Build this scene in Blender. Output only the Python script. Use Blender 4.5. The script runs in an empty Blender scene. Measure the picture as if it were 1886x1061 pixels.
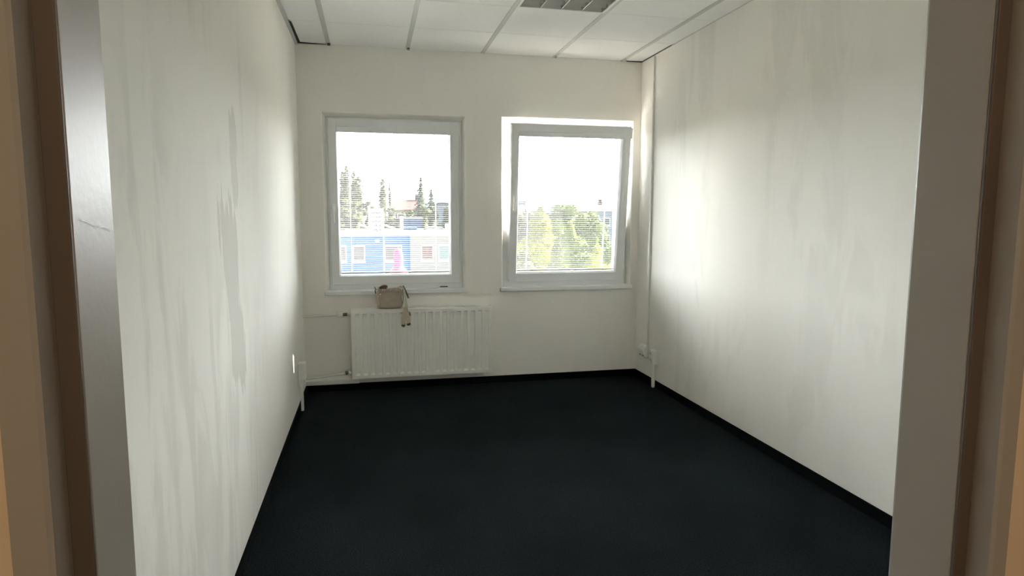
import bpy, bmesh, math, random
from mathutils import Vector, Matrix

S = bpy.context.scene
COL = S.collection
PI = math.pi
random.seed(7)

# ------------------------------------------------------------------ camera
cam_d = bpy.data.cameras.new('camera')
cam_d.sensor_width = 36.0
cam_d.lens = 1190.97 / 1886 * 36.0
cam_d.clip_start = 0.02
cam_d.clip_end = 1500
cam = bpy.data.objects.new('camera', cam_d)
COL.objects.link(cam)
R_ = Vector((0.97693754, -0.21351773, 0.00179395))
U_ = Vector((0.02179942, 0.10809254, 0.9939018))
F_ = Vector((0.21240957, 0.97094087, -0.11025422))
cam.matrix_world = Matrix((
    (R_.x, U_.x, -F_.x, 0.5316), (R_.y, U_.y, -F_.y, -5.3312),
    (R_.z, U_.z, -F_.z, 1.4181), (0, 0, 0, 1)))
S.camera = cam

# ------------------------------------------------------------------ world, sun, exposure
world = bpy.data.worlds.new('sky')
S.world = world
world.use_nodes = True
wn, wl_ = world.node_tree.nodes, world.node_tree.links
bgn = wn['Background']
# hazy back-lit sky: the half towards the sun (+y) is many times brighter than the half behind the house
wtc = wn.new('ShaderNodeTexCoord'); wsp = wn.new('ShaderNodeSeparateXYZ')
wl_.new(wtc.outputs['Generated'], wsp.inputs[0])
wmr = wn.new('ShaderNodeMapRange'); wmr.interpolation_type = 'SMOOTHSTEP'
wmr.inputs[1].default_value = 0.0; wmr.inputs[2].default_value = 1.0
wmr.inputs[3].default_value = 1.5; wmr.inputs[4].default_value = 14.5
wl_.new(wsp.outputs[1], wmr.inputs[0])
wel = wn.new('ShaderNodeMapRange'); wel.interpolation_type = 'SMOOTHSTEP'   # the haze glows low over the horizon
wel.inputs[1].default_value = 0.30; wel.inputs[2].default_value = 0.75
wel.inputs[3].default_value = 1.0; wel.inputs[4].default_value = 0.15
wl_.new(wsp.outputs[2], wel.inputs[0])
wmu = wn.new('ShaderNodeMath'); wmu.operation = 'MULTIPLY'
wl_.new(wmr.outputs[0], wmu.inputs[0]); wl_.new(wel.outputs[0], wmu.inputs[1])
wl_.new(wmu.outputs[0], bgn.inputs[1])
bgn.inputs[0].default_value = (0.955, 0.98, 1.0, 1)

sun_d = bpy.data.lights.new('sun', 'SUN')
sun_d.energy = 68.0
sun_d.angle = 0.0093
sun_d.color = (1.0, 0.92, 0.83)
sun = bpy.data.objects.new('sun', sun_d)
COL.objects.link(sun)
sun.rotation_euler = Vector((-1.0, -0.475, -0.79)).to_track_quat('-Z', 'Y').to_euler()

for nm, x in (('daylight_portal', 0.75), ('daylight_portal', 2.19)):   # sampling portals for the sky light
    ld = bpy.data.lights.new(nm, 'AREA')
    ld.shape = 'RECTANGLE'; ld.size = 1.2; ld.size_y = 1.5
    ld.cycles.is_portal = True
    lo = bpy.data.objects.new(nm, ld); COL.objects.link(lo)
    lo.location = (x, 0.34, 1.52)
    lo.rotation_euler = (-PI / 2, 0, 0)

hl = bpy.data.lights.new('corridor_lamp', 'AREA')
hl.shape = 'RECTANGLE'; hl.size = 0.6; hl.size_y = 0.25
hl.energy = 5.0; hl.color = (1.0, 0.78, 0.54)
hlo = bpy.data.objects.new('corridor_lamp', hl); COL.objects.link(hlo)
hlo.location = (0.7, -6.1, 2.57)

vs = S.view_settings
vs.view_transform = 'Standard'; vs.look = 'None'; vs.gamma = 1.0
vs.use_curve_mapping = False
vs.exposure = 1.6
S.cycles.use_denoising = True
S.cycles.max_bounces = 14
S.cycles.diffuse_bounces = 8
S.cycles.glossy_bounces = 5
S.cycles.transparent_max_bounces = 24
S.cycles.transmission_bounces = 8
S.cycles.sample_clamp_indirect = 6.0
S.cycles.caustics_reflective = False
S.cycles.caustics_refractive = False

# ------------------------------------------------------------------ helpers
W, H = 2.833, 2.725
YF = -4.724            # room side of the door wall
YC = -4.826            # corridor side of the door wall
GZ = -6.0              # ground outdoors


def mat(name, col, rough=0.6, metal=0.0, var=0.0, vscale=8.0, bump=0.0, bscale=60.0, spec=0.5, stretch=None):
    m = bpy.data.materials.new(name)
    m.use_nodes = True
    nt = m.node_tree
    b = nt.nodes['Principled BSDF']
    b.inputs['Base Color'].default_value = (*col, 1)
    b.inputs['Roughness'].default_value = rough
    b.inputs['Metallic'].default_value = metal
    b.inputs['Specular IOR Level'].default_value = spec
    tc = nt.nodes.new('ShaderNodeTexCoord')
    src = tc.outputs['Object']
    if stretch:
        mp = nt.nodes.new('ShaderNodeMapping')
        mp.inputs['Scale'].default_value = stretch
        nt.links.new(src, mp.inputs[0]); src = mp.outputs[0]
    if var > 0:
        n = nt.nodes.new('ShaderNodeTexNoise'); n.inputs['Scale'].default_value = vscale
        n.inputs['Detail'].default_value = 6
        nt.links.new(src, n.inputs['Vector'])
        r = nt.nodes.new('ShaderNodeValToRGB')
        r.color_ramp.elements[0].position = 0.3; r.color_ramp.elements[1].position = 0.7
        r.color_ramp.elements[0].color = (*[c * (1 - var) for c in col], 1)
        r.color_ramp.elements[1].color = (*[min(1, c * (1 + var)) for c in col], 1)
        nt.links.new(n.outputs['Fac'], r.inputs[0])
        nt.links.new(r.outputs[0], b.inputs['Base Color'])
    if bump > 0:
        n2 = nt.nodes.new('ShaderNodeTexNoise'); n2.inputs['Scale'].default_value = bscale
        n2.inputs['Detail'].default_value = 4
        nt.links.new(src, n2.inputs['Vector'])
        bp = nt.nodes.new('ShaderNodeBump'); bp.inputs['Strength'].default_value = bump
        bp.inputs['Distance'].default_value = 0.002
        nt.links.new(n2.outputs['Fac'], bp.inputs['Height'])
        nt.links.new(bp.outputs[0], b.inputs['Normal'])
    return m


class MB:
    """collects shapes for one mesh"""
    def __init__(self):
        self.bm = bmesh.new()

    def box(self, a, b, bev=0.0, M=None):
        a = Vector(a); b = Vector(b)
        lo = Vector([min(a[i], b[i]) for i in range(3)]); hi = Vector([max(a[i], b[i]) for i in range(3)])
        t = bmesh.new()
        vsx = [t.verts.new((x, y, z)) for x in (lo.x, hi.x) for y in (lo.y, hi.y) for z in (lo.z, hi.z)]
        for f in ((0, 1, 3, 2), (4, 6, 7, 5), (0, 4, 5, 1), (2, 3, 7, 6), (0, 2, 6, 4), (1, 5, 7, 3)):
            t.faces.new([vsx[i] for i in f])
        if bev > 0:
            bmesh.ops.bevel(t, geom=list(t.edges), offset=bev, segments=2, affect='EDGES', profile=0.5)
        if M is not None:
            bmesh.ops.transform(t, matrix=M, verts=t.verts)
        self.merge(t)
        return self

    def merge(self, t):
        me = bpy.data.meshes.new('t'); t.to_mesh(me); t.free()
        self.bm.from_mesh(me); bpy.data.meshes.remove(me)

    def quad(self, *pts):
        self.bm.faces.new([self.bm.verts.new(p) for p in pts]); return self

    def tube(self, pts, r, n=10, caps=True):
        pts = [Vector(p) for p in pts]
        rings = []
        up = None
        for i, p in enumerate(pts):
            if i == 0: d = pts[1] - p
            elif i == len(pts) - 1: d = p - pts[i - 1]
            else: d = (pts[i + 1] - p).normalized() + (p - pts[i - 1]).normalized()
            d.normalize()
            if up is None:
                up = Vector((0, 0, 1)) if abs(d.z) < 0.9 else Vector((1, 0, 0))
            s = d.cross(up).normalized(); up = s.cross(d).normalized()
            rr = r[i] if isinstance(r, (list, tuple)) else r
            rings.append([self.bm.verts.new(p + (s * math.cos(a) + up * math.sin(a)) * rr)
                          for a in [2 * PI * k / n for k in range(n)]])
        for q in range(len(rings) - 1):
            for k in range(n):
                self.bm.faces.new((rings[q][k], rings[q][(k + 1) % n], rings[q + 1][(k + 1) % n], rings[q + 1][k]))
        if caps:
            self.bm.faces.new(rings[0][::-1]); self.bm.faces.new(rings[-1])
        return self

    def lathe(self, prof, c=(0, 0, 0), n=24, sx=1.0, sy=1.0):
        c = Vector(c); rings = []
        for r, z in prof:
            rings.append([self.bm.verts.new(c + Vector((r * sx * math.cos(2 * PI * k / n), r * sy * math.sin(2 * PI * k / n), z)))
                          for k in range(n)])
        for q in range(len(rings) - 1):
            for k in range(n):
                self.bm.faces.new((rings[q][k], rings[q][(k + 1) % n], rings[q + 1][(k + 1) % n], rings[q + 1][k]))
        self.bm.faces.new(rings[0][::-1]); self.bm.faces.new(rings[-1])
        return self

    def ribbon(self, pts, width, thick=0.002, side=(1, 0, 0)):
        pts = [Vector(p) for p in pts]
        prev = None
        sd = Vector(side).normalized()
        for i, p in enumerate(pts):
            d = (pts[min(i + 1, len(pts) - 1)] - pts[max(i - 1, 0)]).normalized()
            s = (sd - d * sd.dot(d)).normalized()
            nrm = s.cross(d).normalized()
            w = (width[i] if isinstance(width, (list, tuple)) else width) / 2
            ring = [self.bm.verts.new(p + s * a + nrm * b) for a, b in
                    ((-w, -thick / 2), (w, -thick / 2), (w, thick / 2), (-w, thick / 2))]
            if prev:
                for k in range(4):
                    self.bm.faces.new((prev[k], prev[(k + 1) % 4], ring[(k + 1) % 4], ring[k]))
            else:
                self.bm.faces.new(ring[::-1])
            prev = ring
        self.bm.faces.new(prev)
        return self

    def build(self, name, m, parent=None, loc=(0, 0, 0), smooth=False, rot=None):
        bmesh.ops.recalc_face_normals(self.bm, faces=self.bm.faces)
        me = bpy.data.meshes.new(name); self.bm.to_mesh(me); self.bm.free()
        me.materials.append(m)
        if smooth:
            for p in me.polygons: p.use_smooth = True
        o = bpy.data.objects.new(name, me); COL.objects.link(o)
        o.location = loc
        if rot: o.rotation_euler = rot
        if parent: o.parent = parent
        return o


def tag(o, label, cat, group=None, kind=None):
    o['label'] = label; o['category'] = cat
    if group: o['group'] = group
    if kind: o['kind'] = kind
    return o


def struct(o):
    o['kind'] = 'structure'; return o


def empty(name, loc=(0, 0, 0), rot=None, parent=None):
    o = bpy.data.objects.new(name, None); COL.objects.link(o)
    o.location = loc; o.empty_display_size = 0.1
    if rot: o.rotation_euler = rot
    if parent: o.parent = parent
    return o


def smooth_by_angle(o, deg=35):
    me = o.data
    for p in me.polygons: p.use_smooth = True
    try:
        me.set_sharp_from_angle(angle=math.radians(deg))
    except Exception:
        pass
    return o


# ------------------------------------------------------------------ wall plaster
def plaster(name, axis, base=(0.915, 0.900, 0.848), patches=(), amount=0.5, rough=0.9, clear=None):
    """emulsion paint with vertical drying smears; axis = horizontal axis of the wall (0 x, 1 y)"""
    m = bpy.data.materials.new(name); m.use_nodes = True
    nt = m.node_tree; N = nt.nodes; L = nt.links
    b = N['Principled BSDF']
    tc = N.new('ShaderNodeTexCoord')

    def noise(scale, detail, sx, sz, dist=0.0, off=0.0):
        mp = N.new('ShaderNodeMapping')
        sc = [sx, sx, sz]
        mp.inputs['Scale'].default_value = sc
        mp.inputs['Location'].default_value = (off, off * 1.7, off * 0.6)
        L.new(tc.outputs['Object'], mp.inputs[0])
        n = N.new('ShaderNodeTexNoise'); n.inputs['Scale'].default_value = scale
        n.inputs['Detail'].default_value = detail; n.inputs['Distortion'].default_value = dist
        n.inputs['Roughness'].default_value = 0.6
        L.new(mp.outputs[0], n.inputs['Vector'])
        return n.outputs['Fac']

    def mr(v, a, b_, c=0.0, d=1.0):
        n = N.new('ShaderNodeMapRange'); n.inputs[1].default_value = a; n.inputs[2].default_value = b_
        n.inputs[3].default_value = c; n.inputs[4].default_value = d
        n.interpolation_type = 'SMOOTHSTEP'
        L.new(v, n.inputs[0]); return n.outputs[0]

    def mth(op, a, b_=None):
        n = N.new('ShaderNodeMath'); n.operation = op
        for i, v in enumerate((a, b_)):
            if v is None: continue
            if isinstance(v, (int, float)): n.inputs[i].default_value = v
            else: L.new(v, n.inputs[i])
        return n.outputs[0]
    smear = mth('MULTIPLY', mr(noise(2.2, 6, 2.2, 0.55, 0.7), 0.47, 0.60), mr(noise(1.1, 3, 1, 0.8, 0, 3.3), 0.40, 0.62))
    if clear:
        sp_ = N.new('ShaderNodeSeparateXYZ'); L.new(tc.outputs['Object'], sp_.inputs[0])
        smear = mth('MULTIPLY', smear, mr(sp_.outputs[axis], clear[0], clear[1], 1.0, 0.12))
    cloud = mr(noise(0.9, 4, 1, 0.7, 0.2, 7.7), 0.35, 0.7)
    tot = mth('ADD', mth('MULTIPLY', smear, 0.16 * amount * 2), mth('MULTIPLY', cloud, 0.05 * amount * 2))
    if patches:
        sep = N.new('ShaderNodeSeparateXYZ'); L.new(tc.outputs['Object'], sep.inputs[0])
        hco = sep.outputs[axis]; zco = sep.outputs[2]
        wob = mth('MULTIPLY', mth('SUBTRACT', noise(3.0, 9, 4.0, 0.8, 0.6, 1.1), 0.5), 4.2)
        for (c, z, rh, rz, slant, k) in patches:
            dz = mth('SUBTRACT', zco, z)
            dh = mth('SUBTRACT', mth('SUBTRACT', hco, c), mth('MULTIPLY', dz, slant))
            d = mth('ADD', mth('POWER', mth('ABSOLUTE', mth('DIVIDE', dh, rh)), 2.0),
                    mth('POWER', mth('ABSOLUTE', mth('DIVIDE', dz, rz)), 4.0))
            d = mth('ADD', d, wob)
            tot = mth('MAXIMUM', tot, mr(d, 1.02, 0.86, 0.0, k))
    mix = N.new('ShaderNodeMix'); mix.data_type = 'RGBA'
    mix.inputs[6].default_value = (*base, 1)
    mix.inputs[7].default_value = (base[0] * 0.18, base[1] * 0.17, base[2] * 0.12, 1)
    L.new(tot, mix.inputs[0]); L.new(mix.outputs[2], b.inputs['Base Color'])
    L.new(mr(tot, 0.0, 0.3, rough, rough - 0.05), b.inputs['Roughness'])
    b.inputs['Specular IOR Level'].default_value = 0.1
    bp = N.new('ShaderNodeBump'); bp.inputs['Strength'].default_value = 0.25; bp.inputs['Distance'].default_value = 0.002
    L.new(noise(45, 4, 1, 1), bp.inputs['Height']); L.new(bp.outputs[0], b.inputs['Normal'])
    return m


M_wall_l = plaster('plaster_wall_smeared', 1, patches=((-2.62, 1.12, 0.15, 0.42, -0.22, 0.25), (-2.50, 1.66, 0.07, 0.20, 0.0, 0.18)), amount=0.40, clear=(-2.4, -1.7))
M_wall_r = plaster('plaster_wall_cloudy', 1, amount=0.22, clear=(-0.9, -0.35))
M_wall_b = plaster('plaster_wall_window', 0, amount=0.06)
M_hall = plaster('corridor_paint', 0, base=(0.72, 0.60, 0.44), amount=0.1)
M_ext = mat('facade_render', (0.78, 0.72, 0.68), 0.85, var=0.05, bump=0.4)

M_pvc = mat('window_plastic', (0.84, 0.86, 0.87), 0.35, var=0.02, vscale=3)
M_sill = mat('sill_laminate', (0.85, 0.87, 0.86), 0.3, var=0.02)
M_slat = mat('blind_slat_enamel', (0.42, 0.42, 0.41), 0.45, var=0.02)
M_cord = mat('blind_cord', (0.82, 0.82, 0.80), 0.8, var=0.03)
def cord_mat():
    m = bpy.data.materials.new('thin_white_tape'); m.use_nodes = True
    nt = m.node_tree; N = nt.nodes; L = nt.links
    N.remove(N['Principled BSDF'])
    d = N.new('ShaderNodeBsdfDiffuse'); d.inputs[0].default_value = (0.9, 0.9, 0.88, 1)
    t = N.new('ShaderNodeBsdfTranslucent'); t.inputs[0].default_value = (0.9, 0.9, 0.88, 1)
    n = N.new('ShaderNodeTexNoise'); n.inputs['Scale'].default_value = 300
    mx = N.new('ShaderNodeMixShader')
    mr = N.new('ShaderNodeMapRange'); mr.inputs[3].default_value = 0.35; mr.inputs[4].default_value = 0.5
    L.new(n.outputs['Fac'], mr.inputs[0]); L.new(mr.outputs[0], mx.inputs[0])
    L.new(d.outputs[0], mx.inputs[1]); L.new(t.outputs[0], mx.inputs[2]); L.new(mx.outputs[0], N['Material Output'].inputs['Surface'])
    return m


M_tape = cord_mat()
M_gasket = mat('rubber_gasket', (0.03, 0.03, 0.035), 0.7, var=0.1)
M_radi = mat('radiator_enamel', (0.90, 0.90, 0.86), 0.35, var=0.02)
M_radin = mat('radiator_inside', (0.30, 0.30, 0.28), 0.6, var=0.05)
M_pipe = mat('painted_pipe', (0.88, 0.88, 0.83), 0.45, var=0.04)
M_brass = mat('dull_brass', (0.22, 0.19, 0.13), 0.5, metal=0.7, var=0.2, vscale=80)
M_plast = mat('white_plastic', (0.86, 0.86, 0.82), 0.4, var=0.02)
M_dark = mat('dark_opening_and_shade', (0.02, 0.02, 0.02), 0.8, var=0.1)
M_steel = mat('steel_frame_paint', (0.37, 0.355, 0.325), 0.42, var=0.03, vscale=3, bump=0.12, bscale=120, spec=0.5)
M_tile = mat('ceiling_tile_fibre', (0.91, 0.915, 0.90), 0.85, var=0.02, vscale=130, bump=0.5, bscale=180)
M_bar = mat('ceiling_grid_enamel', (0.60, 0.615, 0.59), 0.5, var=0.01)
M_gap = mat('ceiling_joint', (0.12, 0.12, 0.11), 0.9, var=0.05)
M_alu = mat('louvre_aluminium', (0.50, 0.50, 0.48), 0.32, metal=0.6, var=0.04)
M_tube = mat('fluorescent_tube_glass', (0.80, 0.80, 0.78), 0.25, var=0.01)
M_zinc = mat('zinc_clip', (0.45, 0.45, 0.44), 0.35, metal=0.8, var=0.1, vscale=60)


def carpet_mat(name, k=1.0):
    m = bpy.data.materials.new(name); m.use_nodes = True
    nt = m.node_tree; N = nt.nodes; L = nt.links
    b = N['Principled BSDF']
    b.inputs['Roughness'].default_value = 0.95
    b.inputs['Specular IOR Level'].default_value = 0.05
    b.inputs['Sheen Weight'].default_value = 0.004
    b.inputs['Sheen Roughness'].default_value = 0.5
    tc = N.new('ShaderNodeTexCoord')
    n1 = N.new('ShaderNodeTexNoise'); n1.inputs['Scale'].default_value = 140; n1.inputs['Detail'].default_value = 3
    n2 = N.new('ShaderNodeTexNoise'); n2.inputs['Scale'].default_value = 1.6; n2.inputs['Detail'].default_value = 5
    for n in (n1, n2): L.new(tc.outputs['Object'], n.inputs['Vector'])
    r1 = N.new('ShaderNodeValToRGB')
    r1.color_ramp.elements[0].position = 0.35; r1.color_ramp.elements[1].position = 0.68
    r1.color_ramp.elements[0].color = (0.0014 * k, 0.0032 * k, 0.0042 * k, 1)
    r1.color_ramp.elements[1].color = (0.0100 * k, 0.0155 * k, 0.0175 * k, 1)
    r2 = N.new('ShaderNodeValToRGB')
    r2.color_ramp.elements[0].position = 0.35; r2.color_ramp.elements[1].position = 0.65
    r2.color_ramp.elements[0].color = (0.65, 0.65, 0.65, 1); r2.color_ramp.elements[1].color = (1.15, 1.15, 1.15, 1)
    mx = N.new('ShaderNodeMix'); mx.data_type = 'RGBA'; mx.blend_type = 'MULTIPLY'; mx.inputs[0].default_value = 1
    L.new(n1.outputs['Fac'], r1.inputs[0]); L.new(n2.outputs['Fac'], r2.inputs[0])
    L.new(r1.outputs[0], mx.inputs[6]); L.new(r2.outputs[0], mx.inputs[7])
    L.new(mx.outputs[2], b.inputs['Base Color'])
    bp = N.new('ShaderNodeBump'); bp.inputs['Strength'].default_value = 0.8; bp.inputs['Distance'].default_value = 0.004
    L.new(n1.outputs['Fac'], bp.inputs['Height']); L.new(bp.outputs[0], b.inputs['Normal'])
    return m


M_carpet = carpet_mat('black_blue_carpet')
M_skirt = carpet_mat('carpet_skirting', 0.55)


def glass_mat():
    m = bpy.data.materials.new('veiled_window_glass'); m.use_nodes = True
    nt = m.node_tree; N = nt.nodes; L = nt.links
    N.remove(N['Principled BSDF'])
    out = N['Material Output']
    tr = N.new('ShaderNodeBsdfTransparent'); tr.inputs[0].default_value = (0.97, 0.98, 0.97, 1)
    gl = N.new('ShaderNodeBsdfGlossy'); gl.inputs['Roughness'].default_value = 0.03
    veil = N.new('ShaderNodeBsdfTranslucent'); veil.inputs[0].default_value = (0.93, 0.95, 1.0, 1)  # translucent veil mixed in to imitate glare over the outdoor view
    fr = N.new('ShaderNodeFresnel'); fr.inputs[0].default_value = 1.45
    n = N.new('ShaderNodeTexNoise'); n.inputs['Scale'].default_value = 4
    tc = N.new('ShaderNodeTexCoord'); L.new(tc.outputs['Object'], n.inputs['Vector'])
    mr = N.new('ShaderNodeMapRange'); mr.inputs[1].default_value = 0.3; mr.inputs[2].default_value = 0.7
    mr.inputs[3].default_value = 0.007; mr.inputs[4].default_value = 0.010
    L.new(n.outputs['Fac'], mr.inputs[0])
    m1 = N.new('ShaderNodeMixShader'); m2 = N.new('ShaderNodeMixShader')
    L.new(mr.outputs[0], m1.inputs[0]); L.new(tr.outputs[0], m1.inputs[1]); L.new(veil.outputs[0], m1.inputs[2])
    L.new(fr.outputs[0], m2.inputs[0]); L.new(m1.outputs[0], m2.inputs[1]); L.new(gl.outputs[0], m2.inputs[2])
    L.new(m2.outputs[0], out.inputs['Surface'])
    return m


M_glass = glass_mat()

# ------------------------------------------------------------------ room shell
TOP = 3.05
# openings: inner rectangle at y=0 (splayed) and the clear rectangle further out
OPEN = [dict(a=(0.178, 1.305, 0.79, 2.225), b=(0.205, 1.289, 0.81, 2.196), c=(0.235, 1.262, 0.86, 2.165)),
        dict(a=(1.607, 2.766, 0.79, 2.234), b=(1.633, 2.741, 0.81, 2.206), c=(1.660, 2.705, 0.86, 2.235))]
OUT = 0.30


def holed_face(mb, y, x0, x1, z0, z1, holes):
    xs = sorted({x0, x1, *[h[0] for h in holes], *[h[1] for h in holes]})
    for i in range(len(xs) - 1):
        a, b = xs[i], xs[i + 1]
        hs = [h for h in holes if h[0] <= a + 1e-6 and h[1] >= b - 1e-6]
        zs = [(z0, hs[0][2]), (hs[0][3], z1)] if hs else [(z0, z1)]
        for p, q in zs:
            mb.quad((a, y, p), (b, y, p), (b, y, q), (a, y, q))


def ring(mb, y0, r0, y1, r1):
    c0 = [(r0[0], y0, r0[2]), (r0[1], y0, r0[2]), (r0[1], y0, r0[3]), (r0[0], y0, r0[3])]
    c1 = [(r1[0], y1, r1[2]), (r1[1], y1, r1[2]), (r1[1], y1, r1[3]), (r1[0], y1, r1[3])]
    for k in range(4):
        mb.quad(c0[k], c0[(k + 1) % 4], c1[(k + 1) % 4], c1[k])


mb = MB()
holed_face(mb, 0, -0.2, W + 0.2, -0.3, TOP, [o['a'] for o in OPEN])
for o in OPEN:
    # slightly rounded plaster arris, splayed reveal, then the outer reveal
    a = o['a']; e = 0.006
    a2 = (a[0] + e, a[1] - e, a[2], a[3] - e)
    ring(mb, 0, a, 0.006, a2); ring(mb, 0.006, a2, 0.075, o['b']); ring(mb, 0.075, o['b'], 0.13, o['b'])
wall_back = struct(mb.build('wall_back', M_wall_b))
mb = MB()
holed_face(mb, OUT, -2.0, W + 2.0, GZ, TOP + 0.6, [o['c'] for o in OPEN])
for o in OPEN:
    ring(mb, 0.13, o['b'], 0.131, o['c']); ring(mb, 0.131, o['c'], OUT, o['c'])
struct(mb.build('wall_facade', M_ext))

struct(MB().box((-0.2, YF - 0.05, -0.1), (0, 0, TOP)).build('wall_left', M_wall_l))
struct(MB().box((W, YF - 0.05, -0.1), (W + 0.2, 0, TOP)).build('wall_right', M_wall_r))
struct(MB().box((-1.4, -6.7, -0.3), (3.6, 0.05, 0)).build('floor', M_carpet))
# door wall, with the doorway
DX0, DX1, DZ = 0.320, 1.120, 1.98
mb = MB()
for (x0, x1, z0, z1) in ((-1.4, DX0 - 0.03, 0, TOP), (DX1 + 0.03, 3.6, 0, TOP), (DX0 - 0.03, DX1 + 0.03, DZ + 0.03, TOP)):
    mb.box((x0, (YF + YC) / 2, z0), (x1, YF - 0.001, z1))
struct(mb.build('wall_front', M_wall_r))
mb = MB()
for (x0, x1, z0, z1) in ((-1.4, DX0 - 0.03, 0, TOP), (DX1 + 0.03, 3.6, 0, TOP), (DX0 - 0.03, DX1 + 0.03, DZ + 0.03, TOP)):
    mb.box((x0, YC, z0), (x1, (YF + YC) / 2, z1))
struct(mb.build('wall_corridor', M_hall))
mb = MB()
mb.box((-1.5, -6.8, -0.1), (-1.4, YC, 2.7)); mb.box((3.6, -6.8, -0.1), (3.7, YC, 2.7)); mb.box((-1.5, -6.8, -0.1), (3.7, -6.7, 2.7))
struct(mb.build('wall_corridor_far', M_hall))
struct(MB().box((-1.5, -6.8, 2.6), (3.7, YC, 2.7)).build('ceiling_corridor', M_tile))
struct(MB().box((-2.0, -6.8, TOP), (W + 2.0, OUT, TOP + 0.25)).build('ceiling_slab', M_dark))

# carpet skirting
zb = 0.060
struct(MB().box((0, YF, 0), (0.010, -0.0, zb), 0.002).build('baseboard_left', M_skirt))
struct(MB().box((W - 0.010, YF, 0), (W, -0.0, zb), 0.002).build('baseboard_right', M_skirt))
struct(MB().box((0.010, -0.010, 0), (W - 0.010, 0, zb), 0.002).build('baseboard_back', M_skirt))

# ------------------------------------------------------------------ suspended ceiling
BX = [0.249 + 0.6 * k for k in range(5)]
mb = MB()
cols = [(0.0, BX[0])] + [(BX[k], BX[k + 1]) for k in range(4)] + [(BX[4], W)]
rows = [(-0.6 * k, -0.6 * (k + 1)) for k in range(8)]
for ci, (xa, xb) in enumerate(cols):
    for ri, (ya, yb) in enumerate(rows):
        if ci == 3 and ri == 2:
            continue                       # the luminaire sits here
        yb = max(yb, YF)
        x0 = xa + (0.010 if ci else 0.020); x1 = xb - (0.010 if ci < 5 else 0.004)
        y0 = ya - 0.002; y1 = yb + 0.002
        if ri == 0:
            y0 = ya - (0.020 if ci in (0, 5) else 0.002)
        if ri == 0 and ci == 5: x1 -= 0.010
        if ri == 0 and ci == 0: x0 += 0.012
        mb.box((x0, y1, H + 0.003), (x1, y0, H + 0.018), 0.0015)
struct(mb.build('ceiling', M_tile))
# the end joints get their shade from dark strips further down
for i, x in enumerate(BX):
    struct(MB().box((x - 0.016, YF, H), (x + 0.016, -0.004, H + 0.004), 0.001).box((x - 0.001, YF, H), (x + 0.001, -0.004, H + 0.035)).build('trim_%d' % (i + 1), M_bar))
mb = MB()
for k in range(1, 8):
    mb.box((0.02, -0.6 * k - 0.010, H + 0.0185), (W - 0.004, -0.6 * k + 0.010, H + 0.021))
struct(mb.build('trim_6', M_gap))
struct(MB().box((0, YF, H - 0.001), (0.024, 0, H + 0.0015)).box((0, YF, H), (0.0015, 0, H + 0.024)).build('trim_7', M_bar))
# dark strips that paint in the shade where the cut end tiles fall short of the wall
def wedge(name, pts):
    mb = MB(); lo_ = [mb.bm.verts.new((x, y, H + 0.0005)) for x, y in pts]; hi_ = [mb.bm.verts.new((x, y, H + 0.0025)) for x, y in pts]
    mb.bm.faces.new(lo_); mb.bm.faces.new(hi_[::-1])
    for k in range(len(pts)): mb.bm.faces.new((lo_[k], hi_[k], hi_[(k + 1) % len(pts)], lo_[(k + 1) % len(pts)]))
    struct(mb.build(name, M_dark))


wedge('trim_9', [(0.024, 0.0), (0.235, 0.0), (0.235, -0.004), (0.045, -0.036), (0.040, -0.57), (0.028, -0.57)])  # dark strip painting in shade at the end joint, not a trim part
wedge('trim_10', [(W - 0.005, 0.0), (2.64, 0.0), (2.64, -0.012), (W - 0.016, -0.034), (W - 0.012, -0.57), (W - 0.006, -0.57)])  # dark strip painting in shade at the other end joint, not a trim part
struct(MB().box((W - 0.005, YF, H), (W, 0, H + 0.002)).build('trim_8', M_bar))
for x, col, lab in ((0.255, M_dark, 'small dark slot clip at the ceiling bar end nearest the wall with the sunlit streak'),
                    (0.853, M_dark, 'small dark clip on the ceiling bar above the closed window with the handbag'),
                    (2.047, M_zinc, 'small grey metal clip on the ceiling bar above the middle of the tilted window'),
                    (2.650, M_plast, 'small shiny white clip on the ceiling bar beside the corner with the cable duct')):
    c = empty('ceiling_clip', (x, -0.05, H)); tag(c, lab, 'clip', 'clips at the ends of the ceiling bars')
    MB().box((-0.014, -0.012, -0.014), (0.014, 0.012, 0.0), 0.0015).build('bracket', M_plast, c)
    MB().box((-0.0105, -0.0135, -0.0115), (0.0105, -0.0118, -0.0025), 0.0005).box((-0.0105, -0.0118, -0.0150), (0.0105, 0.006, -0.0138), 0.0004).build('slot', col, c)

# luminaire
lum = empty('ceiling_light', (1.749, -1.5, H))
tag(lum, 'square recessed ceiling light with unlit aluminium louvre cells', 'light fixture')
s = 0.288
mb = MB()
mb.box((-s, -s, 0.09), (s, s, 0.095))
for sx in (-1, 1):
    mb.box((sx * s, -s, 0.0), (sx * (s - 0.002), s, 0.09)); mb.box((-s, sx * s, 0), (s, sx * (s - 0.002), 0.09))
mb.build('housing', M_alu, lum)
mb = MB()
for sx in (-1, 1):
    mb.box((sx * 0.289, -0.298, -0.003), (sx * (0.272), 0.298, 0.004), 0.001)
    mb.box((-0.289, sx * 0.298, -0.003), (0.289, sx * 0.280, 0.004), 0.001)
mb.build('rim', M_plast, lum)
mb = MB()
for k in range(5):            # long reflectors, each a narrow wedge
    x = -0.272 + 0.136 * k
    mb.quad((x - 0.002, -0.28, 0.0), (x - 0.002, 0.28, 0.0), (x - 0.014, 0.28, 0.062), (x - 0.014, -0.28, 0.062))
    mb.quad((x + 0.002, -0.28, 0.0), (x + 0.002, 0.28, 0.0), (x + 0.014, 0.28, 0.062), (x + 0.014, -0.28, 0.062))
    mb.quad((x - 0.002, -0.28, 0.0), (x + 0.002, -0.28, 0.0), (x + 0.002, 0.28, 0.0), (x - 0.002, 0.28, 0.0))
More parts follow.
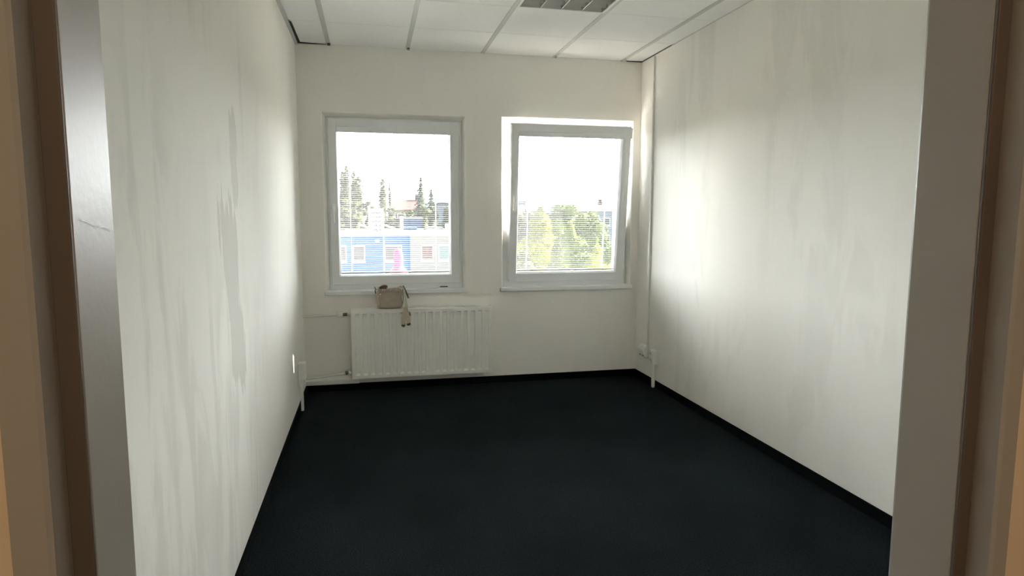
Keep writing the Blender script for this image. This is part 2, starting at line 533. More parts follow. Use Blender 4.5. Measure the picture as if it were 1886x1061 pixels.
for k in range(8):            # cross blades
    y = -0.28 + 0.08 * k
    mb.quad((-0.272, y - 0.001, 0.0), (0.272, y - 0.001, 0.0), (0.272, y - 0.012, 0.035), (-0.272, y - 0.012, 0.035))
    mb.quad((-0.272, y + 0.001, 0.0), (0.272, y + 0.001, 0.0), (0.272, y + 0.012, 0.035), (-0.272, y + 0.012, 0.035))
mb.build('louvre', M_alu, lum)
for k in range(4):
    MB().tube([(-0.204 + 0.136 * k, -0.275, 0.066), (-0.204 + 0.136 * k, 0.275, 0.066)], 0.012, 12).build('fluorescent_tube', M_tube, lum, smooth=True)

# ------------------------------------------------------------------ windows
def bar_ring(mb, r, w, y0, y1, bev=0.003, wb=None):
    x0, x1, z0, z1 = r
    wl, wr, wbm, wt = (w, w, w, w) if not isinstance(w, (tuple, list)) else w
    mb.box((x0, y0, z0), (x0 + wl, y1, z1), bev); mb.box((x1 - wr, y0, z0), (x1, y1, z1), bev)
    mb.box((x0 + wl - 0.004, y0, z0), (x1 - wr + 0.004, y1, z0 + wbm), bev)
    mb.box((x0 + wl - 0.004, y0, z1 - wt), (x1 - wr + 0.004, y1, z1), bev)


def make_window(n, dx, frame, tilt, labels):
    w = struct(empty('window_%d' % n, (0, 0, 0)))
    mb = MB(); bar_ring(mb, frame, (0.046, 0.046, 0.052, 0.046), 0.072, 0.135)
    # stepped inner stop
    x0, x1, z0, z1 = frame
    mb.build('frame', M_pvc, w)
    mb = MB(); bar_ring(mb, (x0 + 0.040, x1 - 0.040, z0 + 0.045, z1 - 0.040), 0.003, 0.100, 0.108, 0.001)
    mb.build('gasket', M_gasket, w)
    if n == 1:
        MB().box((1.095, 0.0705, 0.826), (1.160, 0.0725, 0.834), 0.001).build('drain_slot', M_dark, w)
    a = OPEN[n - 1]['a']
    mb = MB(); mb.box((a[0] - 0.012, -0.028, 0.787), (a[1] + 0.012, 0.0, 0.820), 0.005); mb.box((a[0] + .004, -0.004, 0.79), (a[1] - .004, 0.076, 0.8195))
    mb.build('window_sill', M_sill, w)
    c = OPEN[n - 1]['c']
    MB().box((c[0] + .001, 0.136, 0.853), (c[1] - .001, OUT + 0.05, 0.866), 0.002).build('outer_sill', M_zinc, w)
    # sash in its own frame: origin at the bottom hinge line
    ox, oy, oz = 0.222 + dx, 0.070, 0.863
    sash = empty('sash', (ox, oy, oz), (math.radians(tilt), 0, 0), w)
    SW, SH, SY0, SY1 = 1.038, 1.320, -0.026, 0.044
    mb = MB(); bar_ring(mb, (0, SW, 0, SH), (0.064, 0.072, 0.070, 0.072), SY0, SY1, 0.004)
    mb.box((-0.002, SY0 + 0.018, 0.004), (0.0, SY1 - 0.02, SH - 0.004))
    mb.build('sash_frame', M_pvc, sash)
    # sloped glazing bead
    gx0, gx1, gz0, gz1 = 0.064, SW - 0.072, 0.070, SH - 0.072
    i0 = (gx0, gx1, gz0, gz1); i1 = (gx0 + 0.011, gx1 - 0.011, gz0 + 0.011, gz1 - 0.011)
    mb = MB(); ring(mb, SY0 + 0.002, i0, SY0 + 0.030, i1); ring(mb, SY0 + 0.030, i1, SY0 + 0.046, i1)
    mb.build('glazing_bead', M_pvc, sash)
    g = MB().box((gx0 + 0.004, 0.016, gz0 + 0.004), (gx1 - 0.004, 0.020, gz1 - 0.004)).build('window_glass', M_glass, sash)
    # handle: rose + lever hanging down
    hx, hz = 0.030, 0.62
    mb = MB(); mb.box((hx - 0.013, SY0 - 0.009, hz - 0.032), (hx + 0.013, SY0, hz + 0.032), 0.004)
    mb.tube([(hx, SY0 - 0.005, hz), (hx, SY0 - 0.040, hz)], 0.008, 12)
    if n == 1:
        mb.box((hx - 0.009, SY0 - 0.050, hz - 0.118), (hx + 0.009, SY0 - 0.034, hz + 0.012), 0.005)
    else:
        mb.box((hx - 0.009, SY0 - 0.050, hz - 0.012), (hx + 0.009, SY0 - 0.034, hz + 0.118), 0.005)
    mb.build('handle', M_plast, sash)
    mb = MB(); mb.tube([(SW + 0.006, SY0 + 0.004, 0.004), (SW + 0.006, SY0 + 0.004, 0.085)], 0.0085, 10)
    mb.build('hinge_cover', M_plast, sash)
    mb = MB(); mb.tube([(SW + 0.006, SY0 + 0.004, SH - 0.10), (SW + 0.006, SY0 + 0.004, SH - 0.012)], 0.0085, 10)
    mb.build('hinge_cover', M_plast, sash)
    # the blind, fixed inside the beads
    bl = empty('venetian_blind', (ox, oy, oz), (math.radians(tilt), 0, 0))
    tag(bl, labels, 'blind', 'white venetian blinds')
    bx0, bx1 = gx0 + 0.013, gx1 - 0.013
    MB().box((gx0 + 0.002, SY0 - 0.010, gz1 - 0.034), (gx1 - 0.002, SY0 + 0.030, gz1 + 0.006), 0.003).build('head_rail', M_pvc, bl)
    MB().box((bx0, SY0 + 0.022, gz0 + 0.020), (bx1, SY0 + 0.038, gz0 + 0.029), 0.002).build('bottom_rail', M_slat, bl)
    mb = MB()
    pitch = 0.0166; z = gz0 + 0.036; yc = SY0 + 0.030; ang = math.radians(-9)
    rr = random.Random(n)
    while z < gz1 - 0.038:
        prof = []
        for t in (-1, -0.4, 0.4, 1):
            yy = t * 0.0078; zz = 0.0010 * (1 - t * t)
            prof.append((yc + yy * math.cos(ang) - zz * math.sin(ang), -yy * math.sin(ang) * -1 + zz * math.cos(ang)))
        nx = 6; grid = []
        j = rr.uniform(-0.0005, 0.0005)
        for k in range(nx + 1):
            x = bx0 + (bx1 - bx0) * k / nx
            grid.append([mb.bm.verts.new((x, y, z + dz + j)) for y, dz in prof])
        for k in range(nx):
            for q in range(3):
                mb.bm.faces.new((grid[k][q], grid[k + 1][q], grid[k + 1][q + 1], grid[k][q + 1]))
        z += pitch
    sl = mb.build('slats', M_slat, bl, smooth=True)
    for fx in (0.105, 0.865):
        x = gx0 + (gx1 - gx0) * fx
        mb = MB()
        for yy in (yc - 0.0085, yc + 0.0085):
            mb.quad((x - 0.0024, yy, gz0 + 0.025), (x + 0.0024, yy, gz0 + 0.025), (x + 0.0024, yy, gz1 - 0.03), (x - 0.0024, yy, gz1 - 0.03))
        mb.tube([(x, yc, gz0 + 0.025), (x, yc, gz1 - 0.03)], 0.0009, 5)
        mb.build('ladder_cord', M_tape, bl)
    # bead-chain loop hanging at the hinge side
    x = gx1 + 0.012; zt = gz1 - 0.02; zl = 0.33 * SH
    pts = []
    for k in range(11): pts.append((x + 0.004 * math.sin(k), SY0 - 0.011, zt - (zt - zl - 0.03) * k / 10))
    for k in range(1, 9):
        a_ = PI * k / 8; pts.append((x + 0.022 - 0.022 * math.cos(a_), SY0 - 0.013, zl + 0.03 - 0.03 * math.sin(a_)))
    for k in range(1, 11): pts.append((x + 0.044 - 0.040 * (k / 10) ** 0.7, SY0 - 0.012, zl + 0.03 + (zt - zl - 0.03) * k / 10))
    MB().tube(pts, 0.0017, 6).build('pull_cord', M_cord, bl, smooth=True)
    return w


make_window(1, 0.0, (0.205, 1.289, 0.818, 2.196), 0.0, 'white venetian blind with open slats in the closed window above the handbag')
make_window(2, 1.456, (1.633, 2.741, 0.818, 2.206), 5.6, 'white venetian blind with open slats on the tilted-open window')

# ------------------------------------------------------------------ radiator
rad = empty('radiator', (0.366, -0.10, 0.11))
tag(rad, 'long white ribbed panel radiator on the wall under the closed window', 'radiator')
RW, RH = 1.146, 0.566
mb = MB()
NR = 19; m0 = 0.020; pit = (RW - 2 * m0) / NR
xs = [0, 0.003, 0.012]
ds = [0.010, 0.002, 0.0]
for k in range(NR):
    c = m0 + pit * (k + 0.5)
    for off, d in ((-0.0185, 0), (-0.0150, 0.0105), (0.0150, 0.0105), (0.0185, 0)):
        xs.append(c + off); ds.append(-1 if d else 0)
xs += [RW - 0.012, RW - 0.003, RW]; ds += [0.0, 0.002, 0.010]
zs = [0, 0.003, 0.010, 0.030, 0.046, RH - 0.040, RH - 0.032, RH - 0.010, RH - 0.003, RH]
ez = [0, 0, 0, 0, 1, 1, 0, 0, 0, 0]
oz_ = [0.010, 0.002, 0, 0, 0, 0, 0, 0, 0.002, 0.010]
g = [[mb.bm.verts.new((x, max(oz_[j], (ds[i] if ds[i] >= 0 else 0.0130 * ez[j])), z)) for j, z in enumerate(zs)] for i, x in enumerate(xs)]
for i in range(len(xs) - 1):
    for j in range(len(zs) - 1):
        mb.bm.faces.new((g[i][j], g[i + 1][j], g[i + 1][j + 1], g[i][j + 1]))
fp = mb.build('front_panel', M_radi, rad)
mb = MB(); mb.box((0.004, 0.060, 0.004), (RW - 0.004, 0.072, RH - 0.012), 0.003)
mb.build('rear_panel', M_radi, rad)
mb = MB()
for k in range(60):
    x = 0.02 + k * (RW - 0.04) / 59
    mb.box((x - 0.001, 0.018, 0.02), (x + 0.001, 0.058, RH - 0.03))
mb.build('convector_fins', M_radin, rad)
mb = MB()
mb.box((0, 0.011, 0.02), (0.003, 0.070, RH), 0.001); mb.build('side_cover', M_radi, rad)
mb = MB()
mb.box((RW - 0.003, 0.011, 0.02), (RW, 0.070, RH), 0.001); mb.build('side_cover', M_radi, rad)
mb = MB()
mb.box((0, 0.006, RH - 0.006), (RW, 0.016, RH + 0.002), 0.002); mb.box((0, 0.062, RH - 0.006), (RW, 0.074, RH + 0.002), 0.002)
nb = 90
for k in range(nb + 1):
    x = 0.004 + (RW - 0.008) * k / nb
    mb.box((x - 0.003, 0.014, RH - 0.003), (x + 0.003, 0.064, RH + 0.001))
mb.build('top_grille', M_radi, rad)
for x in (0.16, RW - 0.16):
    MB().box((x - 0.015, 0.070, 0.05), (x + 0.015, 0.0995, RH - 0.05), 0.002).build('wall_bracket', M_radi, rad)
# valves
zv = 0.528
mb = MB(); mb.tube([(-0.028, 0.035, zv), (0.004, 0.035, zv)], 0.009, 12); mb.build('connector', M_pipe, rad, smooth=True)
mb = MB(); mb.tube([(-0.062, 0.035, zv - .002), (-0.028, 0.035, zv)], [0.012, 0.0135], 12); mb.tube([(-0.046, 0.035, zv), (-0.046, 0.012, zv + .002)], 0.009, 10)
mb.build('supply_valve', M_brass, rad, smooth=True)
mb = MB(); mb.lathe([(0.0, -0.024), (0.012, -0.023), (0.019, -0.016), (0.0215, -0.004), (0.0215, 0.006), (0.018, 0.018), (0.010, 0.023), (0.0, 0.024)], (0, 0, 0), 20)
bmesh.ops.rotate(mb.bm, verts=mb.bm.verts, cent=(0, 0, 0), matrix=Matrix.Rotation(PI / 2, 3, 'Y'))
bmesh.ops.translate(mb.bm, verts=mb.bm.verts, vec=(-0.083, 0.030, zv))
mb.build('thermostat_knob', M_plast, rad, smooth=True)
zr = 0.050
mb = MB(); mb.tube([(-0.030, 0.035, zr + .004), (0.004, 0.035, zr + .004)], 0.010, 12); mb.build('connector', M_pipe, rad, smooth=True)
mb = MB(); mb.tube([(-0.052, 0.035, zr + .002), (-0.030, 0.035, zr + .004)], 0.0125, 12); mb.tube([(-0.042, 0.035, zr), (-0.042, 0.010, zr)], 0.010, 10)
mb.build('return_valve', M_brass, rad, smooth=True)
o = MB().tube([(0.0, -0.065, 0.629), (0.10, -0.065, 0.632), (0.283, -0.065, 0.636)], 0.0085, 12).build('heating_pipe', M_pipe, smooth=True)
tag(o, 'thin white supply pipe running from the wall to the radiator thermostat knob', 'pipe', 'heating pipes beside the radiator')
o = MB().tube([(0.0, -0.065, 0.128), (0.12, -0.065, 0.136), (0.316, -0.065, 0.160)], 0.0085, 12).build('heating_pipe', M_pipe, smooth=True)
tag(o, 'thin white return pipe near the floor, sloping to the radiator bottom', 'pipe', 'heating pipes beside the radiator')
o = MB().box((0.0, -0.022, zb), (0.42, 0, 0.096), 0.003).build('cable_trunking', M_plast)
tag(o, 'short pale cable trunking along the wall base below the return pipe', 'trunking')

# ------------------------------------------------------------------ wall fittings
o = empty('cable_duct', (W, -0.262, 0.32)); tag(o, 'tall narrow white cable duct rising up the corner wall to the ceiling', 'cable duct')
MB().box((-0.016, -0.011, 0.0), (0.0, 0.011, H - 0.33), 0.002).build('duct_cover', M_plast, o)
MB().box((-0.011, -0.013, 0.0), (-0.004, 0.013, H - 0.33), 0.001).build('duct_base', M_plast, o)

o = empty('data_outlet', (W, -0.21, 0.215)); tag(o, 'white wedge-shaped data outlet under the cable duct', 'outlet')
mb = MB()
# angled housing: side profile in (x depth, z) extruded along y
prof = [(0, 0.0), (0, 0.105), (-0.030, 0.100), (-0.050, 0.066), (-0.046, 0.030), (-0.022, 0.0)]
va = [mb.bm.verts.new((x, -0.062, z)) for x, z in prof]; vb = [mb.bm.verts.new((x, 0.062, z)) for x, z in prof]
mb.bm.faces.new(va[::-1]); mb.bm.faces.new(vb)
for k in range(6): mb.bm.faces.new((va[k], va[(k + 1) % 6], vb[(k + 1) % 6], vb[k]))
bmesh.ops.bevel(mb.bm, geom=list(mb.bm.edges), offset=0.004, segments=2, affect='EDGES')
mb.build('housing', M_plast, o)
for yy in (-0.03, 0.03):
    MB().box((-0.0405, yy - 0.008, 0.010), (-0.034, yy + 0.008, 0.019), 0.001, Matrix.Translation((0.003, 0, 0.002))).build('port', M_dark, o)

o = empty('power_socket', (W, -0.425, 0.200)); tag(o, 'white double power socket on the wall with a short riser to the carpet', 'socket', 'surface-mounted white sockets')
MB().box((-0.048, -0.042, 0), (0, 0.042, 0.115), 0.005).build('housing', M_plast, o)
for zc in (0.033, 0.082):
    mb = MB(); mb.lathe([(0.019, 0), (0.021, 0.002), (0.018, 0.0028), (0.017, 0.001), (0.0, 0.001)], (0, 0, 0), 24)
    bmesh.ops.rotate(mb.bm, verts=mb.bm.verts, cent=(0, 0, 0), matrix=Matrix.Rotation(-PI / 2, 3, 'Y'))
    bmesh.ops.translate(mb.bm, verts=mb.bm.verts, vec=(-0.048, 0, zc))
    f_ = mb.build('socket_face', M_plast, o)
    mb = MB(); mb.box((-0.0496, -0.012, zc - 0.003), (-0.0490, -0.007, zc + 0.003)); mb.box((-0.0496, 0.007, zc - 0.003), (-0.0490, 0.012, zc + 0.003))
    mb.tube([(-0.054, 0, zc + 0.010), (-0.048, 0, zc + 0.010)], 0.0025, 8)
    mb.build('pin_hole', M_dark, f_)
MB().box((-0.030, -0.010, -0.200), (-0.011, 0.010, 0.0), 0.002).build('riser', M_plast, o)
MB().box((-0.034, -0.012, -0.199), (-0.0105, 0.012, -0.120), 0.002).build('riser_sleeve', M_plast, o)

o = empty('power_socket', (0, -0.50, 0.235)); tag(o, 'white power socket beside the heating pipes, with a riser down to the carpet', 'socket', 'surface-mounted white sockets')
MB().box((0.0, -0.040, 0), (0.052, 0.042, 0.125), 0.005).build('housing', M_plast, o)
mb = MB(); mb.lathe([(0.019, 0), (0.021, 0.002), (0.018, 0.0028), (0.017, 0.001), (0.0, 0.001)], (0, 0, 0), 24)
bmesh.ops.rotate(mb.bm, verts=mb.bm.verts, cent=(0, 0, 0), matrix=Matrix.Rotation(PI / 2, 3, 'Y'))
bmesh.ops.translate(mb.bm, verts=mb.bm.verts, vec=(0.052, 0, 0.065))
mb.build('socket_face', M_plast, o)
MB().box((0.0, -0.026, -0.050), (0.034, 0.026, 0.0), 0.003).build('lower_cover', M_plast, o)
MB().box((0.011, -0.011, -0.235), (0.030, 0.011, -0.050), 0.002).build('riser', M_plast, o)

# ------------------------------------------------------------------ steel door frame
dr = struct(empty('door_1', ((DX0 + DX1) / 2, YF, 0)))
cx = (DX0 + DX1) / 2
YM, YR = YF - 0.0775, YF - 0.1075      # back edge of the reveal, depth of the rebate


def jamb(side, out):
    """profile in plan, extruded upward; side -1 west +1 east"""
    xr = (DX0 if side < 0 else DX1) - cx
    s_ = side
    prof = [(xr + s_ * 0.030, 0.004), (xr + s_ * 0.004, 0.004), (xr + s_ * 0.001, 0.003), (xr, 0.0), (xr, YM - YF + 0.002), (xr + s_ * 0.002, YM - YF),
            (xr + s_ * 0.0135, YM - YF), (xr + s_ * 0.0155, YM - YF - 0.002), (xr + s_ * 0.0155, YR - YF + 0.003), (xr + s_ * 0.0185, YR - YF),
            (xr + s_ * (0.0155 + out), YR - YF), (xr + s_ * (0.0155 + out), YC - YF + 0.001)]
    mb = MB(); n = len(prof)
    va = [mb.bm.verts.new((x, y, 0)) for x, y in prof]; vb = [mb.bm.verts.new((x, y, DZ + 0.04)) for x, y in prof]
    for k in range(n - 1): mb.bm.faces.new((va[k], va[k + 1], vb[k + 1], vb[k]))
    o_ = mb.build('jamb', M_steel, dr)
    # dark rubber seal lining the face of the stop
    mb = MB()
    mb.box((xr - s_ * 0.0003, YM - YF - 0.004, 0.0), (xr + s_ * 0.0150, YM - YF - 0.0002, DZ), 0.0012)
    mb.build('door_seal', M_seal, o_)
    return o_


M_seal = mat('brown_door_seal', (0.10, 0.08, 0.065), 0.6, var=0.1)
jamb(-1, 0.026); jamb(1, 0.019)
M_chip = mat('chipped_paint', (0.62, 0.61, 0.58), 0.5, var=0.15, vscale=200)
mb = MB()
chip = [(-0.0611, 1.4148, .0012), (-0.054, 1.4135, .0006), (-0.047, 1.4118, .0011), (-0.040, 1.4100, .0005), (-0.0344, 1.4078, .0010), (-0.028, 1.4090, .0012), (-0.0213, 1.4093, .0009), (-0.012, 1.4065, .0006), (-0.005, 1.4041, .0013)]
for (y0, z0, h0), (y1, z1, h1) in zip(chip, chip[1:]):
    mb.quad((DX0 - cx + 0.0004, y0, z0 - h0 * .6), (DX0 - cx + 0.0004, y1, z1 - h1 * .6), (DX0 - cx + 0.0004, y1, z1 + h1 * .3), (DX0 - cx + 0.0004, y0, z0 + h0 * .3))
mb.build('paint_chip', M_chip, dr)
MB().box((-0.43, YR - YF, DZ), (0.43, 0.004, DZ + 0.04), 0.002).build('head', M_steel, dr)

# ------------------------------------------------------------------ handbag
M_bag = mat('beige_bag_canvas', (0.42, 0.36, 0.285), 0.75, var=0.07, vscale=25, bump=0.5, bscale=300)
M_bagtrim = mat('beige_bag_trim', (0.50, 0.41, 0.32), 0.7, var=0.12, vscale=50, bump=0.6, bscale=200)
M_leath = mat('brown_leather', (0.11, 0.075, 0.05), 0.5, var=0.15, vscale=40, bump=0.3, bscale=200)
M_web = mat('cream_webbing', (0.62, 0.56, 0.45), 0.8, var=0.05, vscale=60, bump=0.5, bscale=400)
M_gold = mat('pale_gold_stud', (0.9, 0.8, 0.6), 0.2, metal=1.0, var=0.02)
bag = empty('handbag', (0.672, -0.085, 0.682))
tag(bag, 'small beige handbag with cream strap sitting on the radiator', 'handbag')


def pillow(hw, hd, h, e=5.0, n=28, m=18, sag=0.0):
    """rounded-box cushion form, base at z=0"""
    mb = MB(); rings = []

    def sp(c, s_, p):
        return (abs(c) ** (2 / p) * (1 if c >= 0 else -1), abs(s_) ** (2 / p) * (1 if s_ >= 0 else -1))
    for j in range(m + 1):
        v = -PI / 2 + PI * j / m
        cv, sv = sp(math.cos(v), math.sin(v), e)
        r_ = []
        for k in range(n):
            a_ = 2 * PI * k / n
            cu, su = sp(math.cos(a_), math.sin(a_), 4.0)
            x = hw * cv * cu; y = hd * cv * su; z = h / 2 + h / 2 * sv
            x *= 1 - 0.05 * (z / h); y *= 1 - 0.35 * (z / h) ** 2
            z -= sag * math.cos(x / hw * PI / 2) * (z / h)
            x += 0.003 * math.sin(z * 60 + y * 30); y += 0.003 * math.sin(x * 55 + z * 40)
            r_.append(mb.bm.verts.new((x, y, z)))
        rings.append(r_)
    for j in range(m):
        for k in range(n):
            mb.bm.faces.new((rings[j][k], rings[j][(k + 1) % n], rings[j + 1][(k + 1) % n], rings[j + 1][k]))
    bmesh.ops.remove_doubles(mb.bm, verts=mb.bm.verts, dist=0.0002)
    return mb


pillow(0.104, 0.048, 0.168, 6.0, sag=0.006).build('bag_body', M_bag, bag, smooth=True)
# top flap with braided edge
mb = MB()
for k in range(9):
    x = -0.062 + 0.0165 * k
    mb.tube([(x - 0.010, -0.040, 0.150 + 0.004 * (k % 2)), (x, -0.046, 0.138 - 0.004 * (k % 2)), (x + 0.012, -0.043, 0.150)], [0.004, 0.0065, 0.004], 8)
    mb.tube([(x - 0.010, -0.043, 0.136), (x, -0.044, 0.149), (x + 0.012, -0.040, 0.158)], [0.004, 0.006, 0.004], 8)
mb.build('braided_edge', M_bagtrim, bag, smooth=True)
mb = MB()
pts = [(-0.088, -0.046, 0.03), (-0.090, -0.048, 0.08), (-0.089, -0.044, 0.13), (-0.084, -0.030, 0.163), (-0.080, 0.0, 0.172)]
mb.ribbon(pts, 0.018, 0.004); mb.build('side_band', M_bagtrim, bag)
mb = MB()
mb.tube([(-0.078, -0.036, 0.163), (-0.070, -0.036, 0.173), (-0.055, -0.034, 0.179), (-0.038, -0.032, 0.181), (-0.024, -0.032, 0.180), (-0.018, -0.032, 0.170)],
        [0.006, 0.009, 0.011, 0.012, 0.011, 0.007], 10)
mb.tube([(-0.070, -0.038, 0.166), (-0.040, -0.040, 0.168), (-0.022, -0.036, 0.165)], [0.005, 0.007, 0.005], 8)
mb.build('rolled_handle', M_leath, bag, smooth=True)
MB().tube([(-0.098, -0.020, 0.150), (-0.112, -0.018, 0.166), (-0.118, -0.012, 0.176)], [0.003, 0.004, 0.002], 8).tube([(-0.108, -0.015, 0.12), (-0.112, -0.013, 0.155)], 0.004, 8).build('handle_tab', M_leath, bag, smooth=True)
mb = MB(); mb.lathe([(0.0, -0.003), (0.006, -0.002), (0.007, 0.0), (0.0055, 0.002), (0.0, 0.003)], (0, 0, 0), 16)
bmesh.ops.rotate(mb.bm, verts=mb.bm.verts, cent=(0, 0, 0), matrix=Matrix.Rotation(PI / 2, 3, 'X'))
bmesh.ops.translate(mb.bm, verts=mb.bm.verts, vec=(-0.071, -0.052, 0.117))
mb.build('stud', M_gold, bag, smooth=True)
MB().ribbon([(0.103, -0.030, 0.155), (0.107, -0.030, 0.12), (0.107, -0.031, 0.08), (0.104, -0.032, 0.04)], 0.010, 0.003, (0.3, 1, 0)).build('zip', M_leath, bag)
mb = MB()
mb.ribbon([(0.108, -0.026, 0.182), (0.120, -0.036, 0.155), (0.134, -0.044, 0.120), (0.148, -0.048, 0.082)], [0.008, 0.012, 0.013, 0.011], 0.005)
mb.build('dark_strap', M_leath, bag)
mb = MB()
mb.ribbon([(0.060, -0.030, 0.168), (0.085, -0.036, 0.176), (0.104, -0.046, 0.168), (0.115, -0.054, 0.148), (0.121, -0.060, 0.110), (0.125, -0.066, 0.060), (0.130, -0.070, 0.010),
           (0.136, -0.050, -0.030)], [0.010, 0.014, 0.015, 0.013, 0.013, 0.016, 0.020, 0.02], 0.003, (0.9, -0.4, 0.3))
mb.ribbon([(0.114, -0.052, 0.004), (0.108, -0.046, -0.035), (0.099, -0.044, -0.08), (0.098, -0.043, -0.12), (0.104, -0.040, -0.143)], [0.010, 0.022, 0.028, 0.030, 0.024], 0.004)
mb.ribbon([(0.118, -0.050, 0.012), (0.121, -0.040, -0.035), (0.117, -0.036, -0.085), (0.117, -0.036, -0.125), (0.113, -0.037, -0.145)], [0.010, 0.014, 0.018, 0.018, 0.010], 0.004)
mb.ribbon([(0.128, -0.066, 0.020), (0.137, -0.050, -0.035), (0.142, -0.046, -0.080), (0.145, -0.045, -0.115), (0.142, -0.042, -0.140)], [0.014, 0.026, 0.033, 0.032, 0.022], 0.004)
mb.build('shoulder_strap', M_web, bag)
mb = MB()
mb.tube([(0.090, -0.046, -0.136), (0.104, -0.050, -0.142), (0.116, -0.046, -0.138)], [0.007, 0.010, 0.006], 10)
mb.build('strap_end', M_leath, bag, smooth=True)
mb = MB()
mb.tube([(0.132, -0.048, -0.128), (0.145, -0.050, -0.132), (0.159, -0.046, -0.124)], [0.006, 0.010, 0.007], 10)
mb.build('strap_end', M_leath, bag, smooth=True)
MB().tube([(0.152, -0.046, -0.035), (0.158, -0.044, -0.050), (0.160, -0.044, -0.062)], [0.004, 0.006, 0.003], 8).tube([(0.150, -0.047, -0.028), (0.156, -0.047, -0.033)], 0.004, 8).build('buckle', M_brass, bag, smooth=True)

# ------------------------------------------------------------------ outdoors
M_bounce = mat('pale_bounce_ground', (0.80, 0.78, 0.74), 0.9, var=0.04, vscale=0.5, spec=0.03)
M_ground = mat('outdoor_ground', (0.04, 0.045, 0.035), 0.95, var=0.2, vscale=0.2, spec=0.03)
M_blue = mat('blue_facade', (0.035, 0.105, 0.25), 0.8, var=0.06, vscale=1.5, spec=0.03)
M_greyf = mat('pale_grey_facade', (0.18, 0.195, 0.20), 0.8, var=0.05, vscale=1.5, spec=0.03)
M_white = mat('white_metalwork', (0.60, 0.61, 0.61), 0.5, var=0.02, spec=0.03)
M_soff = mat('grey_fascia', (0.30, 0.29, 0.29), 0.7, var=0.05, spec=0.03)
M_roof = mat('flat_roof_felt', (0.022, 0.022, 0.022), 0.9, var=0.15, vscale=2, spec=0.03)
M_pane = mat('facade_window_pane', (0.07, 0.075, 0.085), 0.25, var=0.1, vscale=1, spec=0.03)
M_paner = mat('facade_window_blind', (0.13, 0.095, 0.09), 0.6, var=0.25, vscale=3, spec=0.03)
M_panet = mat('facade_window_teal', (0.12, 0.19, 0.20), 0.4, var=0.1, vscale=2, spec=0.03)
M_pink = mat('pink_inflatable', (0.30, 0.018, 0.07), 0.5, var=0.03, spec=0.03)
M_sign = mat('white_banner', (0.42, 0.44, 0.48), 0.6, var=0.01, spec=0.03)
M_ink = mat('banner_ink', (0.01, 0.014, 0.03), 0.7, var=0.02, spec=0.03)
M_bark = mat('tree_bark', (0.10, 0.075, 0.05), 0.9, var=0.2, spec=0.03)
M_red = mat('red_brown_roof', (0.035, 0.013, 0.011), 0.8, var=0.1, spec=0.03)
M_brk = mat('dull_brick', (0.08, 0.055, 0.05), 0.8, var=0.1, spec=0.03)
M_navy = mat('slate_blue_cladding', (0.035, 0.06, 0.11), 0.7, var=0.1, spec=0.03)
M_oran = mat('pale_terracotta_roof', (0.11, 0.07, 0.045), 0.8, var=0.08, spec=0.03)
M_bluew = mat('hazy_blue_wall', (0.09, 0.125, 0.17), 0.8, var=0.05, spec=0.03)


def leaf_mat(name, c):
    m = mat(name, c, 0.9, var=0.35, vscale=1.2, spec=0.02)
    return m


M_leaf_pop = leaf_mat('poplar_leaves', (0.026, 0.032, 0.019))
M_leaf_dark = leaf_mat('spruce_needles', (0.026, 0.036, 0.024))
M_leaf_mid = leaf_mat('mixed_leaves', (0.032, 0.042, 0.018))
M_leaf_yel = leaf_mat('yellow_green_leaves', (0.085, 0.10, 0.010))
M_leaf_brt = leaf_mat('bright_green_leaves', (0.040, 0.058, 0.010))
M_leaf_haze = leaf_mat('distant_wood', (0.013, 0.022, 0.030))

struct(MB().box((-30, OUT + 0.012, GZ), (40, 22, GZ + 0.03)).build('ground_bounce', M_bounce))  # unseen pale slab, added to bounce sunlight up to the ceiling
struct(MB().box((-250, OUT + 0.01, GZ - 0.3), (420, 600, GZ)).build('ground', M_ground))


